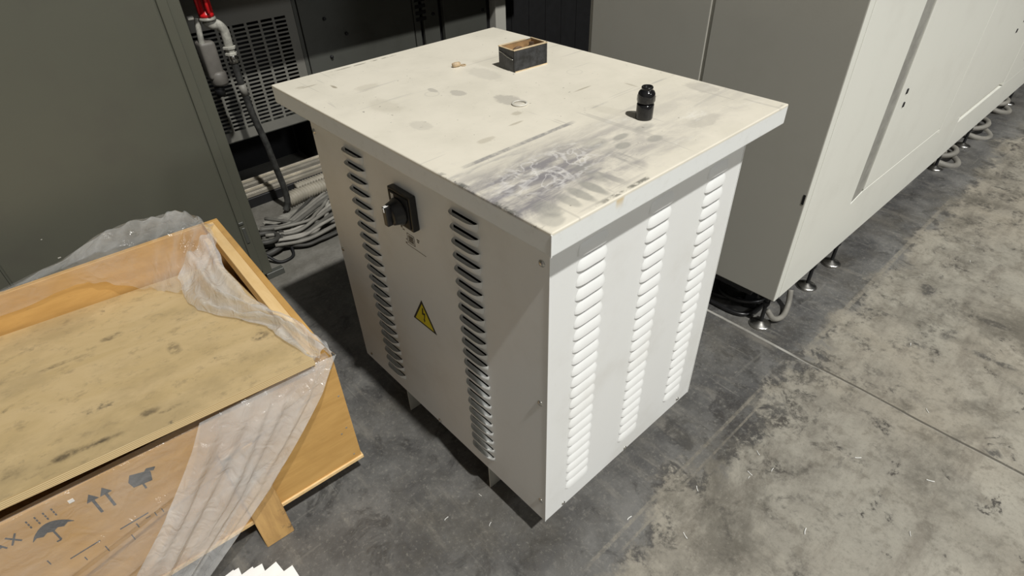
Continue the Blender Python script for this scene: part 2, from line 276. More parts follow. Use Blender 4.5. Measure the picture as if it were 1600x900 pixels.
# ------------------------------------------------------------------ mesh helpers
def obj(name, bm, mat, parent=None, smooth=False):
    me = bpy.data.meshes.new(name); bmesh.ops.recalc_face_normals(bm, faces=bm.faces[:]); bm.to_mesh(me); bm.free()
    for mm in (mat if isinstance(mat, (list, tuple)) else [mat]): me.materials.append(mm)
    if smooth:
        for p in me.polygons: p.use_smooth = True
    o = bpy.data.objects.new(name, me); C.objects.link(o)
    if parent: o.parent = parent
    return o
def thing(name, label, cat, loc=(0, 0, 0), rz=0, group=None, kind=None):
    o = bpy.data.objects.new(name, None); o.empty_display_size = .1; C.objects.link(o); o.location = loc; o.rotation_euler = (0, 0, rz)
    return tag(o, label, cat, group, kind)
def tag(o, label=None, cat=None, group=None, kind=None):
    if label: o['label'] = label
    if cat: o['category'] = cat
    if group: o['group'] = group
    if kind: o['kind'] = kind
    return o
def box(bm, x0, x1, y0, y1, z0, z1, bev=0.0, seg=2, mi=0, rot=None):
    r = bmesh.ops.create_cube(bm, size=1.0); vs_ = r['verts']
    for v in vs_: v.co = Vector((x0 + (v.co.x + .5) * (x1 - x0), y0 + (v.co.y + .5) * (y1 - y0), z0 + (v.co.z + .5) * (z1 - z0)))
    if rot:
        c = Vector(((x0 + x1) / 2, (y0 + y1) / 2, (z0 + z1) / 2)); bmesh.ops.rotate(bm, verts=vs_, cent=c, matrix=rot)
    fs = list({f for v in vs_ for f in v.link_faces})
    for f in fs: f.material_index = mi
    if bev:
        es = list({e for f in fs for e in f.edges}); bmesh.ops.bevel(bm, geom=es, offset=bev, segments=seg, affect='EDGES', profile=.6)
    return bm
def B(x0, x1, y0, y1, z0, z1, bev=0.0, seg=2): return box(bmesh.new(), x0, x1, y0, y1, z0, z1, bev, seg)
def lathe(bm, prof, axis='z', org=(0, 0, 0), seg=32, mi=0):
    o = Vector(org); rings = []
    def P(r, h, a):
        c, s = r * math.cos(a), r * math.sin(a)
        return o + (Vector((c, s, h)) if axis == 'z' else Vector((-h, c, s)) if axis == '-x' else Vector((c, -h, s)) if axis == '-y' else Vector((h, c, s)))
    for r, h in prof:
        rings.append([bm.verts.new(P(max(r, 1e-5), h, 2 * PI * i / seg)) for i in range(seg)])
    for a, b in zip(rings, rings[1:]):
        for i in range(seg): bm.faces.new((a[i], a[(i + 1) % seg], b[(i + 1) % seg], b[i])).material_index = mi
    bm.faces.new(rings[0]).material_index = mi; bm.faces.new(rings[-1]).material_index = mi
    return bm
def catmull(pts, n=8):
    P = [Vector(p) for p in pts]; P = [P[0] * 2 - P[1]] + P + [P[-1] * 2 - P[-2]]; out = []
    for i in range(1, len(P) - 2):
        for k in range(n):
            t = k / n; a, b, c, d = P[i - 1:i + 3]
            out.append(.5 * ((2 * b) + (c - a) * t + (2 * a - 5 * b + 4 * c - d) * t * t + (3 * b - a - 3 * c + d) * t ** 3))
    return out + [P[-2]]
def tube(bm, pts, rad, seg=10, n=8, smooth=True, mi=0):
    pp = catmull(pts, n) if smooth else [Vector(p) for p in pts]; rings = []; up = Vector((.13, .21, 1)).normalized(); N = None
    for i, p in enumerate(pp):
        t = (pp[min(i + 1, len(pp) - 1)] - pp[max(i - 1, 0)]).normalized()
        if N is None: N = t.orthogonal().normalized()
        N = (N - t * N.dot(t)).normalized(); Bn = t.cross(N); r = rad(i / (len(pp) - 1)) if callable(rad) else rad
        rings.append([bm.verts.new(p + (N * math.cos(2 * PI * k / seg) + Bn * math.sin(2 * PI * k / seg)) * r) for k in range(seg)])
    for a, b in zip(rings, rings[1:]):
        for i in range(seg): bm.faces.new((a[i], a[(i + 1) % seg], b[(i + 1) % seg], b[i])).material_index = mi
    bm.faces.new(rings[0]).material_index = mi; bm.faces.new(rings[-1]).material_index = mi
    return bm
def torus(bm, c, R_, r_, seg=32, s2=8, nrm=(0, 0, 1)):
    q = Vector(nrm).to_track_quat('Z', 'Y'); c = Vector(c); g = []
    for i in range(seg):
        a = 2 * PI * i / seg; g.append([bm.verts.new(c + q @ Vector(((R_ + r_ * math.cos(b)) * math.cos(a), (R_ + r_ * math.cos(b)) * math.sin(a), r_ * math.sin(b)))) for b in [2 * PI * k / s2 for k in range(s2)]])
    for i in range(seg):
        for k in range(s2): bm.faces.new((g[i][k], g[(i + 1) % seg][k], g[(i + 1) % seg][(k + 1) % s2], g[i][(k + 1) % s2]))
    return bm
def prism(bm, poly, axis, a, b, mi=0):
    """extrude a 2-D polygon; axis 'x': poly=(y,z), 'y': poly=(x,z), 'z': poly=(x,y)"""
    f = {'x': lambda p, d: (d, p[0], p[1]), 'y': lambda p, d: (p[0], d, p[1]), 'z': lambda p, d: (p[0], p[1], d)}[axis]
    A = [bm.verts.new(f(p, a)) for p in poly]; D = [bm.verts.new(f(p, b)) for p in poly]; n = len(poly)
    fs = [bm.faces.new(A), bm.faces.new(D)] + [bm.faces.new((A[i], A[(i + 1) % n], D[(i + 1) % n], D[i])) for i in range(n)]
    for x in fs: x.material_index = mi
    return bm

# ------------------------------------------------------------------ setting
o = obj('floor', B(-3, 9, -4, 7, -.05, 0), M_floor); tag(o, kind='structure')
o = obj('wall_back', B(-3, 9, 6.0, 6.1, 0, 4), M_void); tag(o, kind='structure')

# ------------------------------------------------------------------ transformer cabinet
BX0, BX1, BY0, BY1, BZ0, BZ1 = .0533, .705, .0533, .940, .1115, 1.03
LW, LD, LZ = .7585, 1.0, 1.0578
T = thing('transformer_cabinet', 'big off-white louvred steel transformer cabinet with scuffed overhanging lid on the concrete floor', 'electrical cabinet')

def louver_panel(face, u0, u1, z0, z1, cols, zs, h, up, d, inset=0.0):
    """sheet with real openings and pressed hoods. face 'x': plane x=BX0 facing -x, u=y ; 'y': plane y=BY0 facing -y, u=x.
       zs = z of each opening lip; up=True opens upward"""
    bm = bmesh.new()
    def P(u, z, out): return Vector((BX0 - out, u, z)) if face == 'x' else Vector((u, BY0 - out, z))
    us = sorted({u0, u1, *[c for pr in cols for c in (pr[0] + .005, pr[1] - .005)]})
    holes = [((z - h * .28, z - .001) if up else (z + .001, z + h * .5)) for z in zs]
    zz = sorted({z0, z1, *[k for hh in holes for k in hh]})
    for i in range(len(us) - 1):
        for k in range(len(zz) - 1):
            cu, cz = (us[i] + us[i + 1]) / 2, (zz[k] + zz[k + 1]) / 2
            if any(a < cu < b for a, b in cols) and any(a < cz < b for a, b in holes): continue
            bm.faces.new([bm.verts.new(P(*q, 0)) for q in ((us[i], zz[k]), (us[i + 1], zz[k]), (us[i + 1], zz[k + 1]), (us[i], zz[k + 1]))])
    bmesh.ops.remove_doubles(bm, verts=bm.verts[:], dist=1e-5)
    NS, NT = 16, 6
    for (a, b) in cols:
        cu, w = (a + b) / 2, (b - a) / 2
        for z in zs:
            g = []
            for t_ in range(NT + 1):
                t = t_ / NT; row = []
                for s_ in range(NS + 1):
                    s = -math.cos(PI * s_ / NS)
                    dep = d * math.sin(t * PI / 2) ** .8 * max(0, 1 - abs(s) ** 5) ** .7
                    ww = w * (1 - .16 * (1 - t) ** 2)
                    zz_ = (z - h * (1 - t)) if up else (z + h * (1 - t))
                    curl = .004 * (1 - (1 - s * s)) * (1 - t)
                    row.append(bm.verts.new(P(cu + s * ww, zz_ + (curl if up else -curl), dep + .0002)))
                g.append(row)
            for t_ in range(NT):
                for s_ in range(NS): bm.faces.new((g[t_][s_], g[t_][s_ + 1], g[t_ + 1][s_ + 1], g[t_ + 1][s_])).smooth = True
    return bm
zsL = [.944 - .0358 * i for i in range(22)]
zsR = [.928 - .0354 * i for i in range(22)]
def sheet(name, bm, mat, parent, th=.0012):
    me = bpy.data.meshes.new(name); bm.normal_update(); bm.to_mesh(me); bm.free(); me.materials.append(mat)
    o = bpy.data.objects.new(name, me); C.objects.link(o); o.parent = parent
    return o
sheet('side_panel', louver_panel('x', BY0, BY1, BZ0, BZ1, [(.249, .339), (.680, .772)], zsL, .028, True, .0165), M_body, T)
sheet('front_panel', louver_panel('y', BX0, BX1, BZ0, BZ1, [(.126, .216), (.342, .428), (.556, .642)], zsR, .0262, False, .0070), M_body, T)
obj('rear_panel', B(BX0 + .001, BX1, BY1 - .002, BY1, BZ0, BZ1), M_body, T)
obj('far_side_panel', B(BX1 - .002, BX1, BY0 + .001, BY1 - .002, BZ0, BZ1), M_body, T)
obj('base_plate', B(BX0 + .002, BX1 - .002, BY0 + .002, BY1 - .002, BZ0, BZ0 + .003), M_body, T)
bm = bmesh.new(); box(bm, .14, .62, .22, .78, .2, .8, .01)
obj('transformer_core', bm, M_blackm, T)
# folded corner seams
obj('corner_seam', B(BX0 - .0012, BX0 + .0015, BY0 - .0012, BY0 + .0004, BZ0, BZ1, .0004, 1), M_body, T)
obj('corner_seam', B(BX1 - .001, BX1 + .0015, BY0 - .0015, BY0 + .001, BZ0, BZ1), M_body, T)
# lid with folded rim
bm = B(0, LW, 0, LD, LZ - .046, LZ, .0035, 3); obj('lid', bm, M_lid, T)
obj('lid_corner_seam', B(-.0008, .0016, -.0012, .0012, LZ - .046, LZ - .003, .0005, 1), M_body, T)
# channel feet, run through under the cabinet
for (y0, y1) in ((.288, .36), (.703, .775)):
    bm = bmesh.new(); box(bm, BX0 + .006, BX1 - .006, y0, y0 + .004, 0, BZ0); box(bm, BX0 + .10, BX1 - .006, y1 - .004, y1, 0, BZ0); box(bm, BX0 + .006, BX1 - .006, y0, y1, BZ0 - .004, BZ0)
    obj('foot_channel', bm, M_greyp, T)
def screw(x, y, z, ax, parent=T, r=.006):
    bm = bmesh.new(); lathe(bm, [(r * 1.25, 0), (r * 1.25, .001), (r, .0018), (r * .75, .0034), (r * .3, .004)], ax, (x, y, z), 14)
    return obj('screw', bm, M_steel, parent, True)
for (y, z) in ((.073, .938), (.075, .561), (.070, .190), (.511, .120), (.928, .938), (.928, .561), (.90, .135)): screw(BX0, y, z, '-x')
for (x, z) in ((.645, .127), (.385, .118), (.122, .122)): screw(x, BY0, z, '-y', r=.005)
# rotary isolator switch
S = obj('rotary_switch', B(BX0 - .018, BX0, .468, .556, .832, .922, .003, 2), M_black, T)
bm = B(BX0 - .021, BX0 - .017, .474, .550, .838, .916, .0015, 1); obj('face_plate', bm, M_blackm, S)
bm = bmesh.new(); lathe(bm, [(.033, .018), (.033, .026), (.030, .030), (.0265, .044), (.022, .048)], '-x', (BX0, .512, .874), 36); obj('knob', bm, M_black, S, True)
bm = bmesh.new(); box(bm, BX0 - .060, BX0 - .042, .504, .520, .850, .898, .003, 2); obj('knob_grip', bm, M_black, S)
for q_ in ((BX0 - .0590, BX0 - .046, .510, .5125, .8975, .8987), (BX0 - .0580, BX0 - .050, .5150, .5165, .8975, .8987), (BX0 - .0608, BX0 - .0598, .510, .5135, .886, .896), (BX0 - .0215, BX0 - .0208, .528, .532, .894, .912), (BX0 - .0215, BX0 - .0208, .534, .538, .894, .912)): obj('pointer_mark', B(*q_), M_paper, S)
# printed rating mark below the switch (too worn in the photo to read)
bm = bmesh.new(); xo = BX0 - .0006
def yz(y0, y1, z0, z1): box(bm, xo, BX0 + .0002, y0, y1, z0, z1)
yz(.546, .553, .805, .812); yz(.538, .546, .801, .804)
yz(.500, .530, .7975, .799); yz(.500, .530, .7705, .772); yz(.529, .5305, .772, .798); yz(.500, .5015, .772, .798)
for k in range(5): yz(.504 + .001 * (k % 2), .526 - .003 * (k % 3), .7755 + .0042 * k, .7770 + .0042 * k)
for k in range(5): yz(.5065 + .004 * k, .5085 + .004 * k, .776, .794)
yz(.533, .537, .776, .780); yz(.484, .486, .789, .799); yz(.481, .488, .790, .7925); yz(.478, .489, .796, .7985); yz(.458, .535, .7625, .7637); yz(.535, .541, .7640, .7685)
obj('printed_label', bm, M_faded, T)
# danger sign: yellow triangle, black rim, bolt
bm = bmesh.new(); ty, w_ = .5115, .0525; zt, zb = .599, .511
prism(bm, [(ty - w_, zb), (ty + w_, zb), (ty, zt)], 'x', BX0 - .0008, BX0, 0)
c_ = Vector((ty, zb + (zt - zb) / 3)); tri = [Vector(p) for p in ((ty - w_, zb), (ty + w_, zb), (ty, zt))]
sg = obj('danger_sign', bm, M_ink, T); sg['label'] = 'yellow triangular high-voltage warning sign'
bm = bmesh.new(); prism(bm, [tuple(c_ + (p - c_) * .79) for p in tri], 'x', BX0 - .0012, BX0 - .0007); obj('sign_field', bm, M_yel, sg)
bm = bmesh.new()
prism(bm, [(ty + .001, .574), (ty - .004, .574), (ty - .0015, .557), (ty - .010, .560), (ty - .004, .534), (ty - .0065, .534), (ty - .0005, .524), (ty + .001, .536), (ty - .0012, .535), (ty - .005, .552), (ty + .005, .549)], 'x', BX0 - .0016, BX0 - .0011); obj('bolt_symbol', bm, M_ink, sg)

# ------------------------------------------------------------------ things on the lid
t = thing('parts_box', 'small open black box with brown inside and bits of metal in it', 'box', (.489, .609, LZ), math.radians(-4))
bx, by, bh, wt_ = .113, .066, .054, .0035
bm = bmesh.new(); box(bm, 0, bx, 0, wt_, 0, bh, .001, 1); box(bm, 0, bx, by - wt_, by, 0, bh, .001, 1); box(bm, 0, wt_, wt_, by - wt_, 0, bh); box(bm, bx - wt_, bx, wt_, by - wt_, 0, bh); box(bm, wt_, bx - wt_, wt_, by - wt_, 0, .003); obj('outer_wrap', bm, M_darkbox, t)
bm = bmesh.new(); e = .0002; k = wt_
box(bm, k, bx - k, k, k + .001, .003, bh - .001); box(bm, k, bx - k, by - k - .001, by - k, .003, bh - .001); box(bm, k, k + .001, k, by - k, .003, bh - .001); box(bm, bx - k - .001, bx - k, k, by - k, .003, bh - .001); box(bm, k, bx - k, k, by - k, .003, .004); obj('lining', bm, M_card, t)
bm = bmesh.new(); box(bm, -.001, bx + .001, -.001, .005, bh, bh + .002); box(bm, 0, bx * .8, by - .005, by, bh, bh + .002); box(bm, -.001, .003, 0, by, bh, bh + .0012); box(bm, bx - .004, bx + .001, 0, by, bh, bh + .002); box(bm, .002, bx, -.0012, .0, 0, .0025); obj('rim', bm, M_cardedge, t)
bm = bmesh.new(); tube(bm, [(-.0012, .062, .043), (-.0022, .045, .041), (-.0028, .025, .036), (-.0018, .004, .032)], .0012, 6); obj('wire', bm, M_steel, t, True)
t = thing('pipe_clip', 'rusty round clip lying in the small black box', 'clip', (.51, .628, LZ + .02), 0)
bm = bmesh.new(); torus(bm, (.014, .006, .019), .015, .0035, 24, 8, (.3, 1, .4)); obj('clip_ring', bm, M_rust, t, True)
bm = bmesh.new(); lathe(bm, [(.004, 0), (.004, .06), (.0055, .061), (.0055, .064)], 'x', (.02, .004, .019), 10); obj('clip_bolt', bm, M_rust, t, True)
bm = bmesh.new(); lathe(bm, [(.011, 0), (.011, .012), (.007, .012), (.007, .022), (.0045, .022)], 'z', (0, 0, 0), 6); o = obj('hex_fitting', bm, M_rust); o.location = (.585, .644, LZ + .030); tag(o, 'small rusty hexagonal fitting in the far end of the black box', 'fitting')

t = thing('cable_gland', 'glossy black plastic cable gland standing upright on the lid', 'cable gland', (.471, .181, LZ))
bm = bmesh.new(); lathe(bm, [(.0150, 0), (.0176, .0008), (.0182, .003), (.0182, .031), (.0176, .0325), (.0152, .033), (.0152, .036), (.006, .036)], 'z', seg=40); obj('gland_body', bm, M_gloss, t, True)
bm = bmesh.new(); lathe(bm, [(.012, .035), (.0175, .0358), (.0184, .037), (.0184, .051), (.0178, .055), (.0160, .0585), (.0130, .0610), (.0118, .0620), (.0116, .0640), (.0124, .0648), (.0124, .0675), (.0112, .0690), (.0092, .0690), (.0086, .060), (.003, .0595)], 'z', seg=40); obj('dome_nut', bm, M_gloss, t, True)
bm = bmesh.new()
for k_ in range(6):
    a = k_ * PI / 3; p = Vector((math.cos(a) * .0180, math.sin(a) * .0180, .041)); box(bm, p.x - .0009, p.x + .0009, p.y - .0009, p.y + .0009, .038, .050, .0004, 1)
obj('grip_rib', bm, M_gloss, t)
t = thing('cord_toggle', 'tiny tan toggle with a ring lying on the lid left of the black box', 'toggle', (.408, .762, LZ), math.radians(-12))
bm = bmesh.new(); lathe(bm, [(.003, 0), (.0052, .001), (.0066, .010), (.0058, .022), (.0035, .024)], 'x', (-.004, 0, .0066), 18); obj('toggle_body', bm, M_tan, t, True)
bm = bmesh.new(); torus(bm, (.029, 0, .0016), .0062, .0015, 20, 6); obj('toggle_ring', bm, M_tan, t, True)
bm = bmesh.new(); torus(bm, (0, 0, .0), .0165, .0026, 40, 8); bmesh.ops.scale(bm, vec=(1, 1, .8), verts=bm.verts[:]); o = obj('washer', bm, M_ring, None, True); o.location = (.344, .436, LZ + .0021); tag(o, 'flat pale ring lying in the middle of the lid', 'washer')

# ------------------------------------------------------------------ wooden crate (local frame: x to the right along the near side, y away, z up)
CR = thing('wooden_crate', 'open orange plywood crate on skids with stencilled symbols on its near side', 'crate', (-.188, .58, 0), math.radians(-3))
CL, CW, CZ0, CZ1 = -1.45, .895, .098, .522
bm = bmesh.new(); prism(bm, [(CL, CZ0 + .012), (0, CZ0 + .012), (0, CZ1), (-.06, CZ1 - .002), (-.30, CZ1 - .012), (CL, CZ1 - .012)], 'y', 0, .018); obj('near_side', bm, M_ply, CR)
obj('far_side', B(CL, 0, CW - .018, CW, CZ0 + .012, CZ1, .001, 1), M_ply, CR)
obj('right_end', B(-.018, 0, .018, CW - .018, CZ0 + .012, CZ1, .001, 1), M_ply, CR)
obj('left_end', B(CL, CL + .018, .018, CW - .018, CZ0 + .012, CZ1), M_ply, CR)
obj('bottom_board', B(CL, .004, -.005, CW, CZ0, CZ0 + .012, .001, 1), M_pine, CR)
obj('rim_batten', B(-.050, -.018, .018, CW - .018, CZ1 - .05, CZ1, .0015, 1), M_pine, CR)
obj('corner_post', B(-.066, -.018, CW - .062, CW - .018, CZ0 + .02, CZ1 - .0502, .0015, 1), M_pine, CR)
bm = bmesh.new(); rr = Matrix.Rotation(math.radians(0), 3, 'Y'); box(bm, -.325, -.247, -.0235, -.0005, .0, .40, .002, 1); obj('batten', bm, M_old, CR)['label'] = 'worn splintered plank nailed upright'
bm = bmesh.new(); box(bm, -1.30, -1.22, -.0235, -.0005, .0, .50, .002, 1); obj('batten', bm, M_old, CR)
for x in (-.325, -.84, -1.30): obj('skid', B(x, x + .078, 0, CW, 0, CZ0, .002, 1), M_old, CR)
for (x, z) in ((-.014, .375), (-.019, .248), (-.036, .234), (-.02, .13), (-.012, .48)):
    bm = bmesh.new(); lathe(bm, [(.0028, 0), (.0028, .0008), (.001, .001)], '-y', (x, 0, z), 8); obj('nail', bm, M_alu, CR)
# stencils
Y1, Y2 = -.0012, .0
def ink(polys, name='stencil_symbol', mt=None):
    bm = bmesh.new()
    for p in polys: prism(bm, p, 'y', Y1, Y2)
    return obj(name, bm, mt or M_stamp, CR)
def rect(x0, x1, z0, z1): return [(x0, z0), (x1, z0), (x1, z1), (x0, z1)]
for x in (-.5645, -.5395): ink([rect(x - .0026, x + .0026, .411, .458), [(x - .011, .455), (x + .011, .455), (x, .476)]], 'arrow_symbol')
ux, uz = -.648, .428
arc = [(ux - .037 + .074 * i / 12, uz + .030 * math.sin(PI * i / 12) ** .8) for i in range(13)]
sc_ = []
for i in range(4):
    a, b = ux + .037 - i * .0185, ux + .037 - (i + 1) * .0185
    sc_ += [(a, uz), ((a + b) / 2, uz + .006)]
ink([arc + sc_[1:], rect(ux - .0018, ux + .0018, .397, .432), rect(ux - .008, ux, .395, .398)], 'umbrella_symbol')
ink([[(ux - .022 + i * .0145 + (-.0013), .466 + j * .009), (ux - .022 + i * .0145 + .0013, .466 + j * .009), (ux - .022 + i * .0145 + .0013, .471 + j * .009), (ux - .022 + i * .0145 - .0013, .471 + j * .009)] for i in range(4) for j in range(3)], 'rain_symbol')
ink([[(-.494, .432), (-.458, .426), (-.452, .452), (-.458, .458), (-.488, .470), (-.497, .452)], rect(-.478, -.474, .412, .430), [(-.462, .460), (-.446, .452), (-.440, .459), (-.456, .466)]], 'stencil_symbol')
# two letters and strokes at the left: "AX"
def stroke(x0, z0, x1, z1, w=.003):
    d = Vector((x1 - x0, z1 - z0)).normalized(); n = Vector((-d.y, d.x)) * w / 2
    return [(x0 + n.x, z0 + n.y), (x0 - n.x, z0 - n.y), (x1 - n.x, z1 - n.y), (x1 + n.x, z1 + n.y)]
ink([stroke(-.738, .448, -.729, .474), stroke(-.729, .474, -.720, .448), stroke(-.735, .457, -.723, .457)], 'stencil_letter')
ink([stroke(-.711, .448, -.695, .474), stroke(-.711, .474, -.695, .448)], 'stencil_letter')
for k_ in ((-.66, .330, -.60, .335, .002), (-.64, .30, -.64, .312, .002), (-.60, .29, -.60, .31, .002), (-.56, .335, -.50, .338, .0025), (-.53, .31, -.53, .325, .0025), (-.51, .325, -.50, .325, .002), (-.49, .315, -.49, .328, .002), (-.475, .315, -.475, .328, .002), (-.55, .28, -.55, .30, .002), (-.69, .345, -.69, .36, .002)): ink([stroke(*k_)], 'stencil_mark')
# faint tape squares
ink([rect(-.598, -.588, .478, .487)], 'tape_scrap', M_paper)

# loose plywood board dropped into the crate, near edge riding on the near side
bm = bmesh.new(); th_ = .021
def pz(x, y): return .5575 - .046 * (x + .05) - .205 * (y + .024)
NXg, NYg = 24, 14; top, bot = [], []
for j in range(NYg + 1):
    rt, rb_ = [], []
    for i in range(NXg + 1):
        x = -1.40 + (1.35) * i / NXg; y = -.024 + .884 * j / NYg; w = .002 * math.sin(x * 5 + y * 3)
        rt.append(bm.verts.new((x, y, pz(x, y) + w))); rb_.append(bm.verts.new((x, y, pz(x, y) + w - th_)))
    top.append(rt); bot.append(rb_)
for j in range(NYg):
    for i in range(NXg):
        bm.faces.new((top[j][i], top[j][i + 1], top[j + 1][i + 1], top[j + 1][i])); bm.faces.new((bot[j][i], bot[j + 1][i], bot[j + 1][i + 1], bot[j][i + 1]))
def side(a, b):
    for i in range(len(a) - 1): bm.faces.new((a[i], a[i + 1], b[i + 1], b[i])).material_index = 1
side(top[0], bot[0]); side(top[-1], bot[-1]); side([r[0] for r in top], [r[0] for r in bot]); side([r[-1] for r in top], [r[-1] for r in bot])
PB = obj('plywood_board', bm, [M_board, M_edge]); PB.location = CR.location; PB.rotation_euler = CR.rotation_euler
tag(PB, 'dirty tan plywood board lying tilted in the crate as its loose lid', 'board')

# ------------------------------------------------------------------ polythene sheet
bm = bmesh.new()
def loft(f, nu, nv, mi=0):
    g = [[bm.verts.new(f(u / nu, v / nv)) for v in range(nv + 1)] for u in range(nu + 1)]
    for a in range(nu):
        for b in range(nv):
            q = bm.faces.new((g[a][b], g[a][b + 1], g[a + 1][b + 1], g[a + 1][b])); q.material_index = mi; q.smooth = True
def poly_at(pts, t):
    k = t * (len(pts) - 1); i = min(int(k), len(pts) - 2); return Vector(pts[i]).lerp(Vector(pts[i + 1]), k - i)
def nz(p, s=1.0, o_=0.0): return noise.noise(Vector(p) * s + Vector((o_, o_, o_)))
# (a) hanging over the near side
topA = [(-.012, -.012, .530), (-.10, -.006, .5245), (-.30, -.004, .5125), (-.6, -.004, .5125), (-1.42, -.004, .5125)]
botA = [(-.55, -.030, .040), (-.75, -.034, .015), (-1.0, -.036, .01), (-1.2, -.036, .01), (-1.7, -.036, .02)]
def fa(u, v):
    if v < .05:
        p = poly_at(topA, u); p.y += .020 * (1 - v / .05); return p
    v = (v - .05) / .95
    p = poly_at(topA, u).lerp(poly_at(botA, u), v)
    k = min(1, v * 3)
    p.y -= k * (.006 + .010 * (1 + nz((u * 6, v * 1.0, 0), 1.0)) + .012 * max(0, math.sin(u * 9 + v * 4.5 + 1.5 * nz((u * 2, v, 1)))) ** 3)
    dl = p.z - (.33 + (p.x + .69) * .25) + .01 * nz((p.x * 4, 0, 0)); p.y -= .022 * math.exp(-(dl / .016) ** 2)
    dl = p.z - (.22 + (p.x + .69) * .30); p.y -= .014 * math.exp(-(dl / .02) ** 2)
    p.x += .010 * k * nz((u * 5, v * 3, 4)); return p
loft(fa, 110, 60, 0)
# (b) second, pleated layer fanning down from the crate corner
topB = [(.006, -.020, .532), (-.06, -.014, .531), (-.14, -.012, .529), (-.24, -.012, .527), (-.325, -.012, .526)]
midB = [(-.255, -.046, .275), (-.30, -.046, .28), (-.36, -.046, .30), (-.42, -.046, .33), (-.475, -.042, .345)]
botB = [(-.56, -.050, .030), (-.60, -.050, .02), (-.65, -.050, .01), (-.70, -.050, .01), (-.78, -.046, .01)]
def fb(u, v):
    p = poly_at(topB, u).lerp(poly_at(midB, u), v * 2) if v < .5 else poly_at(midB, u).lerp(poly_at(botB, u), v * 2 - 1)
    k = .35 + .65 * v
    ple = math.sin(u * 15 + 3.0 * nz((u * 1.8, v * 1.2, 7)) + v * 2); ple2 = math.sin(u * 37 + 4 * nz((u * 3, v * 2, 3)))
    p.y -= min(1, v * 8) * (.012 + .016 * k * (1 + ple) * .5 + .004 * ple2 + .012 * abs(nz((u * 5, v * 2.2, 2))) * (1.3 - v))
    return p
loft(fb, 70, 60, 1)
# (c) twisted rope of film along the right rim
Lc = [(-.050, -.030, .556), (-.078, .116, .545), (-.083, .218, .520), (-.150, .376, .490), (-.200, .498, .465), (-.210, .600, .450), (-.20, .70, .47)]
Rc = [(.004, -.028, .535), (-.002, .05, .540), (-.020, .16, .545), (-.053, .266, .530), (-.078, .392, .530), (-.078, .584, .535), (-.052, .776, .545)]
def fc(u, v):
    p = poly_at(Lc, u).lerp(poly_at(Rc, u), v); a = math.sin(PI * v)
    p.z += a * (.020 + .016 * math.sin(v * 15 + u * 9 + 3 * nz((u * 4, v * 2, 3)))) + .012 * nz((u * 14, v * 5, 9)) * (.3 + a)
    p.x += .008 * nz((u * 12, v * 4, 1)); return p
loft(fc, 90, 34, 1)
# (d) lying over the far side, humped up behind the corner
up = [(-1.42, .915, .500), (-.95, .915, .505), (-.63, .915, .516), (-.452, .915, .546), (-.33, .912, .590), (-.24, .905, .602), (-.17, .905, .590), (-.108, .90, .592), (-.06, .88, .560), (-.045, .80, .545)]
mdl = [(-1.42, .868, .535), (-.95, .868, .532), (-.63, .868, .532), (-.452, .866, .545), (-.36, .85, .565), (-.27, .84, .555), (-.20, .82, .560), (-.12, .80, .575), (-.07, .78, .555), (-.048, .72, .545)]
lw_ = [(-1.42, .866, .46), (-.95, .866, .455), (-.63, .866, .462), (-.452, .862, .480), (-.40, .85, .470), (-.33, .83, .430), (-.27, .80, .405), (-.225, .70, .425), (-.19, .62, .470), (-.12, .60, .53)]
def fd(u, v):
    p = poly_at(up, u).lerp(poly_at(mdl, u), v * 2) if v < .5 else poly_at(mdl, u).lerp(poly_at(lw_, u), v * 2 - 1)
    k = .3 + .7 * max(0, min(1, (u - .35) * 3))
    p += Vector((.006 * nz((u * 22, v * 4, 1)), -.006 * abs(nz((u * 20, v * 5, 5))), .016 * k * (abs(nz((u * 16, v * 3, 8))) - .2) + .006 * k * math.sin(u * 70 + v * 6))); return p
loft(fd, 130, 34, 0)
bk = [(-1.42, .93, .40), (-.95, .93, .41), (-.63, .93, .43), (-.452, .93, .44), (-.33, .93, .45), (-.24, .93, .45), (-.17, .93, .46), (-.108, .925, .47), (-.06, .92, .48), (.01, .905, .50)]
def fe(u, v):
    p = poly_at(up, u).lerp(poly_at(bk, u), v); p.y += .008 * nz((u * 20, v * 3, 2)) + .004; return p
loft(fe, 90, 12, 0)
PS = obj('polythene_sheet', bm, [M_film, M_film2]); PS.location = CR.location; PS.rotation_euler = CR.rotation_euler
for p_ in PS.data.polygons: p_.use_smooth = True
tag(PS, 'crumpled clear polythene sheet draped around the rim and near side of the plywood crate', 'plastic sheet')

# ------------------------------------------------------------------ white cards at the bottom edge of the view
spots = [(-.609, .578, 12), (-.596, .572, 4), (-.567, .547, 10), (-.545, .536, 2), (-.515, .513, 14), (-.487, .472, 8)]
labs = ['leftmost white card of the fan on the floor', 'white card second from left in the fan on the floor', 'white card third from left in the fan, left of centre', 'white card right of centre in the fan, mostly covered', 'tallest white card of the fan on the floor, second from right', 'rightmost white card of the fan on the floor']
for i, (x, y, a) in enumerate(spots):
    z = .0015 + .0022 * i
    bm = bmesh.new(); w = .10; h = .085; prism(bm, [(0, 0), (-w, 0), (-w, -h), (0, -h)], 'z', z, z + .0012)
    o = obj('white_card', bm, M_paper); o.location = (x, y, 0); o.rotation_euler = (0, 0, math.radians(a - 8))
    tag(o, labs[i], 'card', 'fan of white cards on the floor')

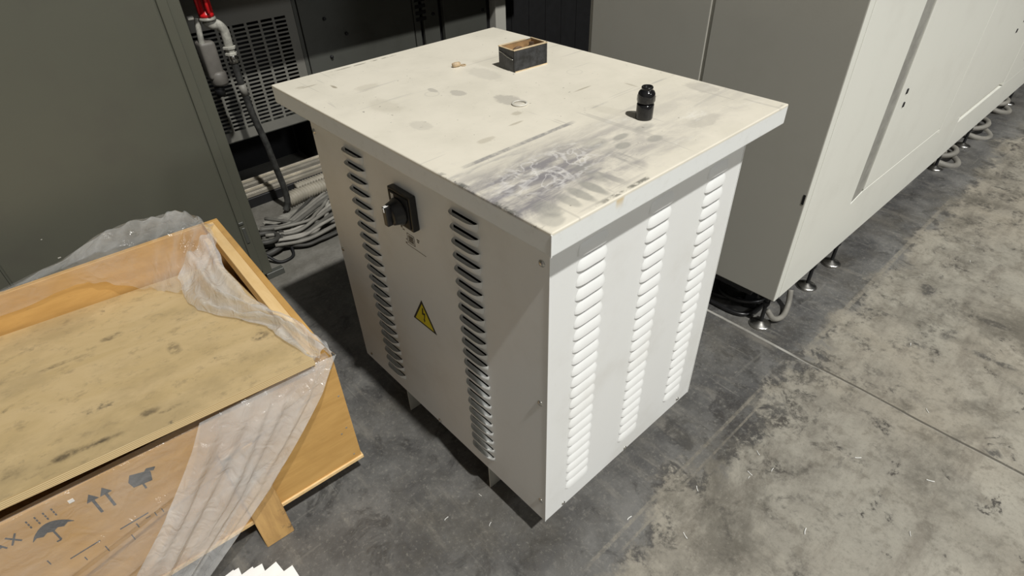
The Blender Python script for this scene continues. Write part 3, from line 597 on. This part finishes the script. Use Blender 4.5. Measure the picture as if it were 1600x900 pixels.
# ------------------------------------------------------------------ olive machine on the left
t = thing('olive_machine_cabinet', 'tall olive-grey steel machine cabinet behind the plywood crate', 'machine cabinet', (0, 1.772, 0))
obj('housing', B(-1.9, .060, .004, .33, .03, 2.0, .004, 2), M_green, t)
obj('door_panel', B(-.752, -.019, -.012, .003, .06, 1.95, .003, 2), M_green, t)
obj('door_panel', B(-1.85, -.760, -.012, .003, .06, 1.95, .003, 2), M_green, t)
obj('edge_trim', B(-.013, .020, -.006, .003, .06, 1.95, .002, 1), M_green, t)
obj('foot', B(.03, .11, .0, .03, 0, .03, .002, 1), M_dkgrey, t)
obj('foot', B(-1.7, -1.6, .02, .1, 0, .03, .002, 1), M_dkgrey, t)
bm = bmesh.new(); box(bm, -.012, .008, -.010, -.006, .305, .318, .002, 1); box(bm, -.006, .008, -.010, -.006, .215, .29, .002, 1); obj('hinge', bm, M_dkgrey, t)
for (x, z, s_) in ((-.454, .465, .006), (-.606, .437, .009), (-.62, .52, .004)): obj('paint_chip', B(x, x + s_, -.0128, -.0118, z, z + s_ * .4), M_ring, t)

# ------------------------------------------------------------------ dark machine with vent grille
VY = 2.5
t = thing('grille_machine', 'dark grey machine with a dusty slotted vent grille behind the grey hoses', 'machine', (0, VY, 0))
bm = bmesh.new(); gx0, gx1, gz0, gz1 = .225, .708, .40, .885; NXc, NZc = 7, 25; cw = (gx1 - gx0) / NXc; chh = (gz1 - gz0) / NZc
def quad(x0, x1, z0, z1): bm.faces.new([bm.verts.new((a, 0, b)) for a, b in ((x0, z0), (x1, z0), (x1, z1), (x0, z1))])
quad(-.4, gx0, .355, 1.12); quad(gx1, .748, .355, 1.12); quad(gx0, gx1, .355, gz0); quad(gx0, gx1, gz1, 1.12)
for i in range(NXc):
    xa, xb = gx0 + i * cw, gx0 + (i + 1) * cw
    quad(xa, xa + cw * .09, gz0, gz1); quad(xb - cw * .09, xb, gz0, gz1)
    for k in range(NZc):
        za = gz0 + k * chh; quad(xa + cw * .09, xb - cw * .09, za, za + chh * .2); quad(xa + cw * .09, xb - cw * .09, za + chh * .8, za + chh)
r = bmesh.ops.extrude_face_region(bm, geom=bm.faces[:]); bmesh.ops.translate(bm, vec=(0, .003, 0), verts=[v for v in r['geom'] if isinstance(v, bmesh.types.BMVert)])
g_ = obj('vent_grille', bm, M_dgrid, t)
obj('slot_shade_backing', B(-.39, .745, .16, .17, .36, 1.1), M_void, t)  # near-black backing so the grille slots look deep; their shade is in the colour
obj('bottom_lip', B(-.4, .75, .003, .16, .350, .362), M_dkgrey, t)
obj('shading_overhang', B(-.4, 2.14, -.36, .6, 1.12, 1.9, .006, 2), M_dkgrey, t)  # unseen overhang, depth set so its shadow covers the upper vents
obj('shade_back_sheet', B(-.4, .76, .45, .47, .0, 1.12), M_void, t)  # near-black sheet closing the space below; its darkness is painted shade
obj('side_frame', B(.748, .766, -.004, .45, .56, 1.12), M_dkgrey, t)
obj('left_frame', B(-.42, -.4, 0, .45, 0, 1.12), M_dkgrey, t)
t = thing('panelled_machine', 'dark grey panelled machine housing behind the far edge of the white lid', 'machine', (0, VY, 0))
obj('access_panel', B(.772, 1.440, -.006, .02, .30, 1.1, .004, 2), M_dkgrey, t)
obj('plinth', B(.772, 2.14, .03, .5, 0, 1.1), M_blackm, t)
bm = bmesh.new()
for k in range(7): box(bm, 1.462, 1.535, -.004, .004, .715 + k * .034, .735 + k * .034, .002, 1)
obj('vent_slots', bm, M_void, t)
obj('narrow_panel', B(1.450, 1.490, -.002, .02, .30, 1.1, .002, 1), M_dkgrey, t)
obj('narrow_panel', B(1.515, 1.625, -.002, .02, .30, 1.1, .002, 1), M_dkgrey, t)
obj('control_door', B(1.655, 1.985, -.012, .02, .30, 1.1, .004, 2), M_dkgrey, t)
obj('corner_column', B(2.045, 2.132, -.03, .06, .0, 1.1, .004, 2), M_greyp, t)
for (x, z) in ((.898, .832), (1.007, .740), (.897, .644), (1.58, .74), (1.954, .699)):
    bm = bmesh.new(); lathe(bm, [(.008, .004), (.009, .012), (.007, .018), (.003, .019)], '-y', (x, 0, z), 12); obj('knob', bm, M_blackm, t, True)
t = thing('black_machine', 'machine body added in the gap between the grey machines, coloured near-black for its shade', 'machine', (0, 2.55, 0))  # added to close off the gap; its unlit look is in the colour
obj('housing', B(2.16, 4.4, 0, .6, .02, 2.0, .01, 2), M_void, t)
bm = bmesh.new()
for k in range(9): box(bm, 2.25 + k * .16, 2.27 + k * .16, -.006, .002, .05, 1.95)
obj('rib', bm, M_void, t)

# aluminium rails under the grille machine
for k, (y, z, h, lab) in enumerate(((2.47, .075, .020, 'front dusty aluminium rail lying under the grille machine'), (2.56, .085, .020, 'rear dusty aluminium rail lying under the grille machine'))):
    bm = bmesh.new(); box(bm, -.05, 1.2, y, y + .045, z, z + .006, .001, 1); box(bm, -.05, 1.2, y, y + .006, z - h, z, .001, 1); box(bm, -.05, 1.2, y + .037, y + .045, z - h, z + .014, .001, 1)
    o = obj('rail', bm, M_alu); tag(o, lab, 'rail', 'aluminium rails')
t2 = obj('rail_bearer', B(.0, 1.1, 2.46, 2.62, 0, .054, .003, 1), M_blackm); tag(t2, 'black bearer strip under the aluminium rails', 'bearer')
# corrugated hoses
def corr(pts, r_, pitch=.016):
    pp = catmull(pts, 60); L = [0]
    for a, b in zip(pp, pp[1:]): L.append(L[-1] + (b - a).length)
    out = []; n = int(L[-1] / (pitch / 4)); j = 0
    for i in range(n + 1):
        s_ = L[-1] * i / n
        while j < len(L) - 2 and L[j + 1] < s_: j += 1
        out.append(pp[j].lerp(pp[j + 1], (s_ - L[j]) / max(1e-9, L[j + 1] - L[j])))
    bm = bmesh.new(); tube(bm, out, lambda u: r_ * (1 + .16 * math.cos(u * n * PI / 2)), 16, 1, smooth=False); return bm
o = obj('corrugated_hose', corr([(.40, 2.325, .042), (.50, 2.338, .042), (.65, 2.34, .042), (.95, 2.33, .042)], .036), M_hose, None, True); tag(o, 'thick beige corrugated hose nearest the cable pile', 'hose', 'corrugated hoses')
o = obj('corrugated_hose', corr([(.50, 2.425, .034), (.62, 2.43, .034), (.8, 2.43, .034), (1.1, 2.42, .034)], .030), M_hose, None, True); tag(o, 'thinner beige corrugated hose beside the aluminium rails', 'hose', 'corrugated hoses')
# flat dusty slab under the cables
o = obj('dusty_slab', B(.22, .62, 2.06, 2.27, 0, .006, .002, 1), M_dusty); tag(o, 'flat dusty grey plate on the floor between hose and cables', 'plate')
# cables: a bundle that leaves a clump beside the cabinet and sweeps to the right
cab = [
 ((.16, 2.16), (.26, 2.14), (.42, 2.22), (.66, 2.34), .009, 'g'), ((.16, 2.14), (.27, 2.10), (.43, 2.17), (.68, 2.30), .010, 'g'),
 ((.15, 2.12), (.28, 2.06), (.44, 2.12), (.70, 2.25), .009, 'g'), ((.15, 2.10), (.29, 2.03), (.46, 2.08), (.72, 2.20), .009, 'g'),
 ((.14, 2.08), (.29, 2.00), (.47, 2.04), (.72, 2.14), .011, 'g'), ((.14, 2.06), (.29, 1.975), (.46, 2.00), (.72, 2.08), .009, 'g'),
 ((.13, 2.05), (.28, 1.95), (.46, 1.96), (.72, 2.02), .010, 'g'), ((.13, 2.03), (.28, 1.925), (.46, 1.93), (.72, 1.97), .012, 'g'),
 ((.12, 2.02), (.27, 1.905), (.45, 1.905), (.72, 1.93), .010, 'd'), ((.12, 2.01), (.26, 1.885), (.44, 1.88), (.72, 1.90), .008, 'd'),
 ((.20, 1.95), (.34, 1.93), (.46, 2.02), (.60, 2.22), .011, 'g'), ((.22, 2.20), (.34, 2.06), (.48, 1.96), (.70, 1.88), .009, 'g'),
 ((.20, 2.04), (.36, 2.02), (.50, 2.12), (.66, 2.26), .008, 'g'), ((.18, 2.18), (.30, 2.16), (.44, 2.26), (.60, 2.36), .008, 'd')]
order = ['rearmost', 'second from the rear', 'third from the rear', 'fourth from the rear', 'fifth from the rear', 'sixth from the rear', 'seventh from the rear', 'second nearest', 'thin dark', 'nearest dark', 'upper one crossing towards the rear', 'one crossing towards the front', 'thin one lying across the top', 'dark one beside the grey plate']
for i, (a, b, c, d, r_, k) in enumerate(cab):
    z = r_ + (.028 if i in (10, 11) else .046 if i in (12,) else 0) + (.012 if i % 2 else 0) * (1 if i < 10 else 0)
    j = lambda: random.uniform(-.004, .004)
    bm = bmesh.new(); tube(bm, [(a[0], a[1], z + .02), (b[0], b[1] + j(), z + .006 + j() * .5), ((b[0] + c[0]) / 2, (b[1] + c[1]) / 2 - .008, z + .004), (c[0], c[1] + j(), z), (d[0], d[1], z), (d[0] + .25, d[1] + .05, z)], r_, 10, 8)
    o = obj('grey_cable', bm, (M_cable, M_cablem, M_cable2, M_cablem)[i % 4] if k == 'g' else M_cabled, None, True); tag(o, 'dusty cable in the pile behind the transformer cabinet, ' + order[i], 'cable', 'cable bundle on the floor')
for i in range(7):
    f_ = i / 6; y0 = 2.12 - .20 * f_; y1 = 2.16 - .23 * f_; y2 = 2.27 - .33 * f_; r_ = (.009, .011, .008)[i % 3]; z = .034 + .010 * (i % 2) + r_
    bm = bmesh.new(); tube(bm, [(.15, y0 + .01, z + .012), (.28, y0 - .035 + random.uniform(-.01, .01), z), (.40, y1 - .03 + random.uniform(-.015, .015), z + .004), (.55, (y1 + y2) / 2, z), (.74, y2 + random.uniform(-.02, .02), z), (1.0, y2 + .05, z)], r_, 10, 8)
    o = obj('grey_cable', bm, (M_cable, M_cablem, M_cable2)[i % 3], None, True); tag(o, 'dusty cable on top of the pile, ' + ('the one farthest back, towards the hoses', 'second from the hoses', 'third from the hoses', 'the middle one', 'third from the front', 'second from the front', 'the frontmost one')[i], 'cable', 'upper layer of the cable bundle')
# dark clump of coiled cable against the olive cabinet
for i, (x, y, z, R_, r_) in enumerate(((.14, 2.02, .02, .09, .014), (.15, 2.03, .048, .075, .013), (.135, 2.00, .072, .06, .012))):
    bm = bmesh.new(); torus(bm, (x, y, z), R_, r_, 36, 8, (.15 * (i - 1), .1, 1)); o = obj('cable_coil', bm, M_cabled, None, True)
    tag(o, ('lowest', 'middle', 'top')[i] + ' dark coil of cable stacked on the floor beside the olive cabinet', 'cable', 'dark cable coils')
bm = bmesh.new(); tube(bm, [(.085, 1.90, .05), (.12, 1.86, .012), (.16, 1.85, .008), (.20, 1.87, .01), (.22, 1.93, .03)], .007, 8); o = obj('thin_cable', bm, M_blackm, None, True); tag(o, 'short loop of black cable at the foot of the olive cabinet', 'cable')
bm = bmesh.new(); tube(bm, [(.085, 2.16, .45), (.10, 2.15, .30), (.12, 2.12, .12), (.14, 2.08, .05)], .008, 8); o = obj('thin_cable', bm, M_blackm, None, True); tag(o, 'black cable running down the edge of the olive cabinet', 'cable')

# ------------------------------------------------------------------ valve, elbow and hanging hose
t = thing('red_valve', 'red valve with grey pipe elbow between olive cabinet and grille', 'valve', (0, 0, 0))
bm = bmesh.new(); lathe(bm, [(.026, 0), (.030, .004), (.030, .014), (.024, .018), (.022, .07), (.026, .11), (.02, .12)], 'z', (.268, 2.25, .985), 20); box(bm, .238, .298, 2.243, 2.257, 1.0, 1.105, .002, 1); box(bm, .262, .274, 2.20, 2.29, 1.005, 1.105, .002, 1); obj('valve_bonnet', bm, M_red, t, True)
bm = bmesh.new(); lathe(bm, [(.033, 0), (.034, .004), (.033, .010), (.030, .012)], 'z', (.268, 2.25, .974), 24); obj('flange', bm, M_pipe, t, True)
bm = bmesh.new(); tube(bm, [(.262, 2.25, .975), (.275, 2.25, .957), (.300, 2.25, .950), (.318, 2.25, .925), (.320, 2.25, .885), (.319, 2.25, .845)], lambda u: .022 - .004 * u, 18); obj('pipe_elbow', bm, M_pipe, t, True)
bm = bmesh.new(); lathe(bm, [(.022, 0), (.026, .002), (.026, .010), (.021, .013), (.021, .026), (.028, .028), (.028, .036), (.018, .038)], 'z', (.319, 2.25, .822), 6); obj('hose_nut', bm, M_pipe, t)
bm = bmesh.new(); tube(bm, [(.235, 2.27, .985), (.226, 2.27, .94), (.218, 2.27, .86)], .012, 10); box(bm, .190, .215, 2.24, 2.26, .985, 1.0, .003, 1); obj('side_pipe', bm, M_pipe, t, True)
bm = bmesh.new(); box(bm, .205, .270, 2.255, 2.33, .735, .89, .014, 3); lathe(bm, [(.030, 0), (.036, .01), (.036, .05), (.028, .06)], 'z', (.245, 2.28, .705), 18); obj('valve_body', bm, M_brownfit, t, True)
bm = bmesh.new(); lathe(bm, [(.02, 0), (.022, .03), (.012, .06)], 'z', (.235, 2.29, .655), 12); obj('drain_plug', bm, M_blackm, t, True)
t = thing('hanging_hose', 'dark hose hanging from the grey elbow down to the cable pile', 'hose', (0, 0, 0))
bm = bmesh.new(); tube(bm, [(.319, 2.25, .83), (.322, 2.25, .70), (.331, 2.25, .55), (.352, 2.25, .40), (.362, 2.25, .28), (.378, 2.26, .14), (.376, 2.27, .06), (.355, 2.27, .022)], .0155, 14); obj('hose', bm, M_rubber, t, True)
bm = bmesh.new(); tube(bm, [(.3222, 2.25, .695), (.3255, 2.25, .645)], .0172, 14, smooth=False); obj('hose_collar', bm, M_cable, t, True)
bm = bmesh.new(); tube(bm, [(.3185, 2.25, .835), (.3205, 2.25, .79)], .0195, 14, smooth=False); obj('ferrule', bm, M_steel, t, True)

# ------------------------------------------------------------------ long white machine on the right (local frame, x along its front)
t = thing('white_machine', 'long grey-white enclosed machine on levelling feet, right of the transformer cabinet', 'machine', (1.287, .074, 0), math.radians(-.4))
MZ = .143
obj('housing', B(.004, 6.0, .012, .98, MZ, 2.0, .002, 1), M_greyp, t)
obj('end_panel', B(0, .012, .0, .455, MZ, 2.0, .003, 2), M_greyp, t)
obj('end_panel', B(0, .012, .466, .965, MZ, 2.0, .003, 2), M_greyp, t)
obj('seam_strip', B(.006, .0075, .4555, .4655, MZ, 2.0), M_paper, t)
obj('corner_trim', B(.001, .034, -.002, .012, MZ, 2.0, .002, 1), M_white, t)
obj('front_panel', B(.0365, .490, -.003, .012, MZ, 2.0, .003, 2), M_white, t)
obj('recess_strip', B(.490, .590, .002, .014, MZ + .22, 2.0, .001, 1), M_strip, t)
obj('door_panel', B(.592, 1.462, -.004, .014, MZ + .245, 2.0, .003, 2), M_white, t)
obj('door_panel', B(1.466, 2.55, -.004, .014, MZ + .215, 2.0, .003, 2), M_white, t)
obj('door_panel', B(2.56, 4.2, -.004, .014, MZ + .18, 2.0, .003, 2), M_white, t)
obj('door_panel', B(4.21, 5.9, -.004, .014, MZ + .18, 2.0, .003, 2), M_white, t)
bm = bmesh.new(); prism(bm, [(.4905, MZ), (1.80, MZ), (1.80, MZ + .205), (1.462, MZ + .235), (.5905, MZ + .235), (.4905, MZ + .215)], 'y', -.001, .012); obj('sill_panel', bm, M_white, t)
obj('sill_panel', B(1.802, 5.9, -.001, .012, MZ, MZ + .175, .001, 1), M_white, t)
for (x, z) in ((.652, .771), (.671, .716), (2.26, .734), (2.19, .694), (2.86, .413)): obj('latch', B(x - .006, x + .006, -.008, -.003, z - .010, z + .010, .002, 1), M_blackm, t)
obj('end_slot', B(-.001, .001, .004, .012, .555, .59), M_blackm, t)
bm = bmesh.new(); box(bm, .03, .30, .10, .85, .10, MZ); obj('under_frame', bm, M_blackm, t)
for i, (x, y) in enumerate(((.020, .029), (.383, .018), (.621, .022), (1.935, .03), (2.374, .02), (3.335, .03), (.06, .90))):
    f = bmesh.new(); lathe(f, [(.040, 0), (.042, .004), (.034, .010), (.016, .014), (.010, .02)], 'z', (x, y, 0), 24); fo = obj('levelling_foot', f, M_steel, t, True)
    f = bmesh.new(); lathe(f, [(.0075, .012), (.0075, MZ), (.003, MZ)], 'z', (x, y, 0), 12); lathe(f, [(.013, .10), (.013, .115), (.006, .115)], 'z', (x, y, 0), 6); obj('stud', f, M_blackm, fo)
# cables under it
bm = bmesh.new(); tube(bm, [(1.33, .10, .06), (1.345, .072, .025), (1.40, .060, .012), (1.46, .072, .03), (1.49, .09, .08)], .011, 10); o = obj('grey_conduit', bm, M_cable, None, True); tag(o, 'grey conduit curving out from under the near corner of the white machine', 'cable')
for i, (x, y, R_, z, lab) in enumerate(((1.46, .33, .13, .012, 'large black cable loop lying under the near end of the white machine'), (1.43, .25, .10, .034, 'smaller black cable loop lying on the large loop under the white machine'))):
    bm = bmesh.new(); torus(bm, (x, y, z), R_, .010, 36, 8, (.03, .05, 1)); o = obj('cable_loop', bm, M_black, None, True); tag(o, lab, 'cable', 'loops under the white machine')
bm = bmesh.new(); tube(bm, [(1.30, .46, .01), (1.285, .30, .01), (1.29, .20, .010), (1.33, .16, .010), (1.42, .15, .012)], .009, 8); o = obj('black_cable', bm, M_black, None, True); tag(o, 'black cable along the floor below the grey end panel', 'cable')
t = thing('cable_junction', 'small dark junction block among cables under the white machine', 'junction box', (1.40, .20, 0), .4)
obj('block', B(-.04, .05, -.025, .025, .0, .04, .004, 1), M_blackm, t); obj('block_clamp', B(-.02, .03, -.028, -.02, .018, .028, .002, 1), M_cable, t)
for i, (x, y, R_, lab) in enumerate(((3.36, .11, .095, 'nearest'), (3.92, .12, .12, 'middle'), (4.45, .12, .09, 'farthest'))):
    bm = bmesh.new(); torus(bm, (x, y, .02), R_, .018, 30, 8, (.05, -.25, 1)); torus(bm, (x + .03, y + .02, .045), R_ * .8, .016, 30, 8, (-.1, .1, 1)); o = obj('hose_coil', bm, M_cable, None, True)
    tag(o, lab + ' grey hose coil peeping out under the far part of the white machine', 'hose', 'hose coils under the white machine')

# ------------------------------------------------------------------ bright shavings on the floor
chips = [(1.60, -.345, 20), (.745, -.20, 60), (.72, -.26, 10), (.95, -.42, 140), (1.02, -.60, 120), (.80, -.62, 30), (.66, -.22, 80), (.645, -.225, 10), (.50, -.14, 50), (1.30, -.50, 45), (.60, -.42, 20), (.35, -.20, 70), (-.02, .20, 30), (-.10, .30, 10), (.28, -.06, 0), (2.5, -.30, 90), (2.35, -.33, 20), (.02, .29, 100)]
mesh0 = None
lab_ = ['right of the floor joint near the aisle', 'below the black floor stain', 'further below the black floor stain', 'in the middle of the near aisle', 'lying low in the near aisle beside a dark scrape', 'at the bottom edge of the aisle', 'closest to the right-hand corner of the transformer cabinet', 'touching the chip beside the transformer cabinet corner', 'in front of the louvred front panel', 'just left of the long floor joint', 'in the dark mottled area by the bottom edge', 'below the near corner of the louvred panel', 'left of the transformer cabinet near its shadow', 'between cabinet shadow and crate', 'just under the near corner edge of the transformer cabinet', 'far out in the aisle beside the white machine', 'in the aisle, nearer of the two flat ones beside the white machine', 'tiny, by the transformer shadow edge']
for i, (x, y, a) in enumerate(chips):
    if mesh0 is None:
        bm = bmesh.new(); tube(bm, [(-.007, 0, .0014), (-.002, .0008, .0020), (.003, .0002, .0016), (.008, -.001, .0014)], .0012, 5, 3); o = obj('metal_shaving', bm, M_chip); mesh0 = o
    else: o = mesh0.copy(); C.objects.link(o)
    s_ = .6 + .7 * random.random(); o.location = (x, y, 0); o.scale = (s_ * 1.1, s_, s_); o.rotation_euler = (0, 0, math.radians(a)); tag(o, 'bright metal shaving ' + lab_[i], 'shaving', 'metal shavings on the floor')
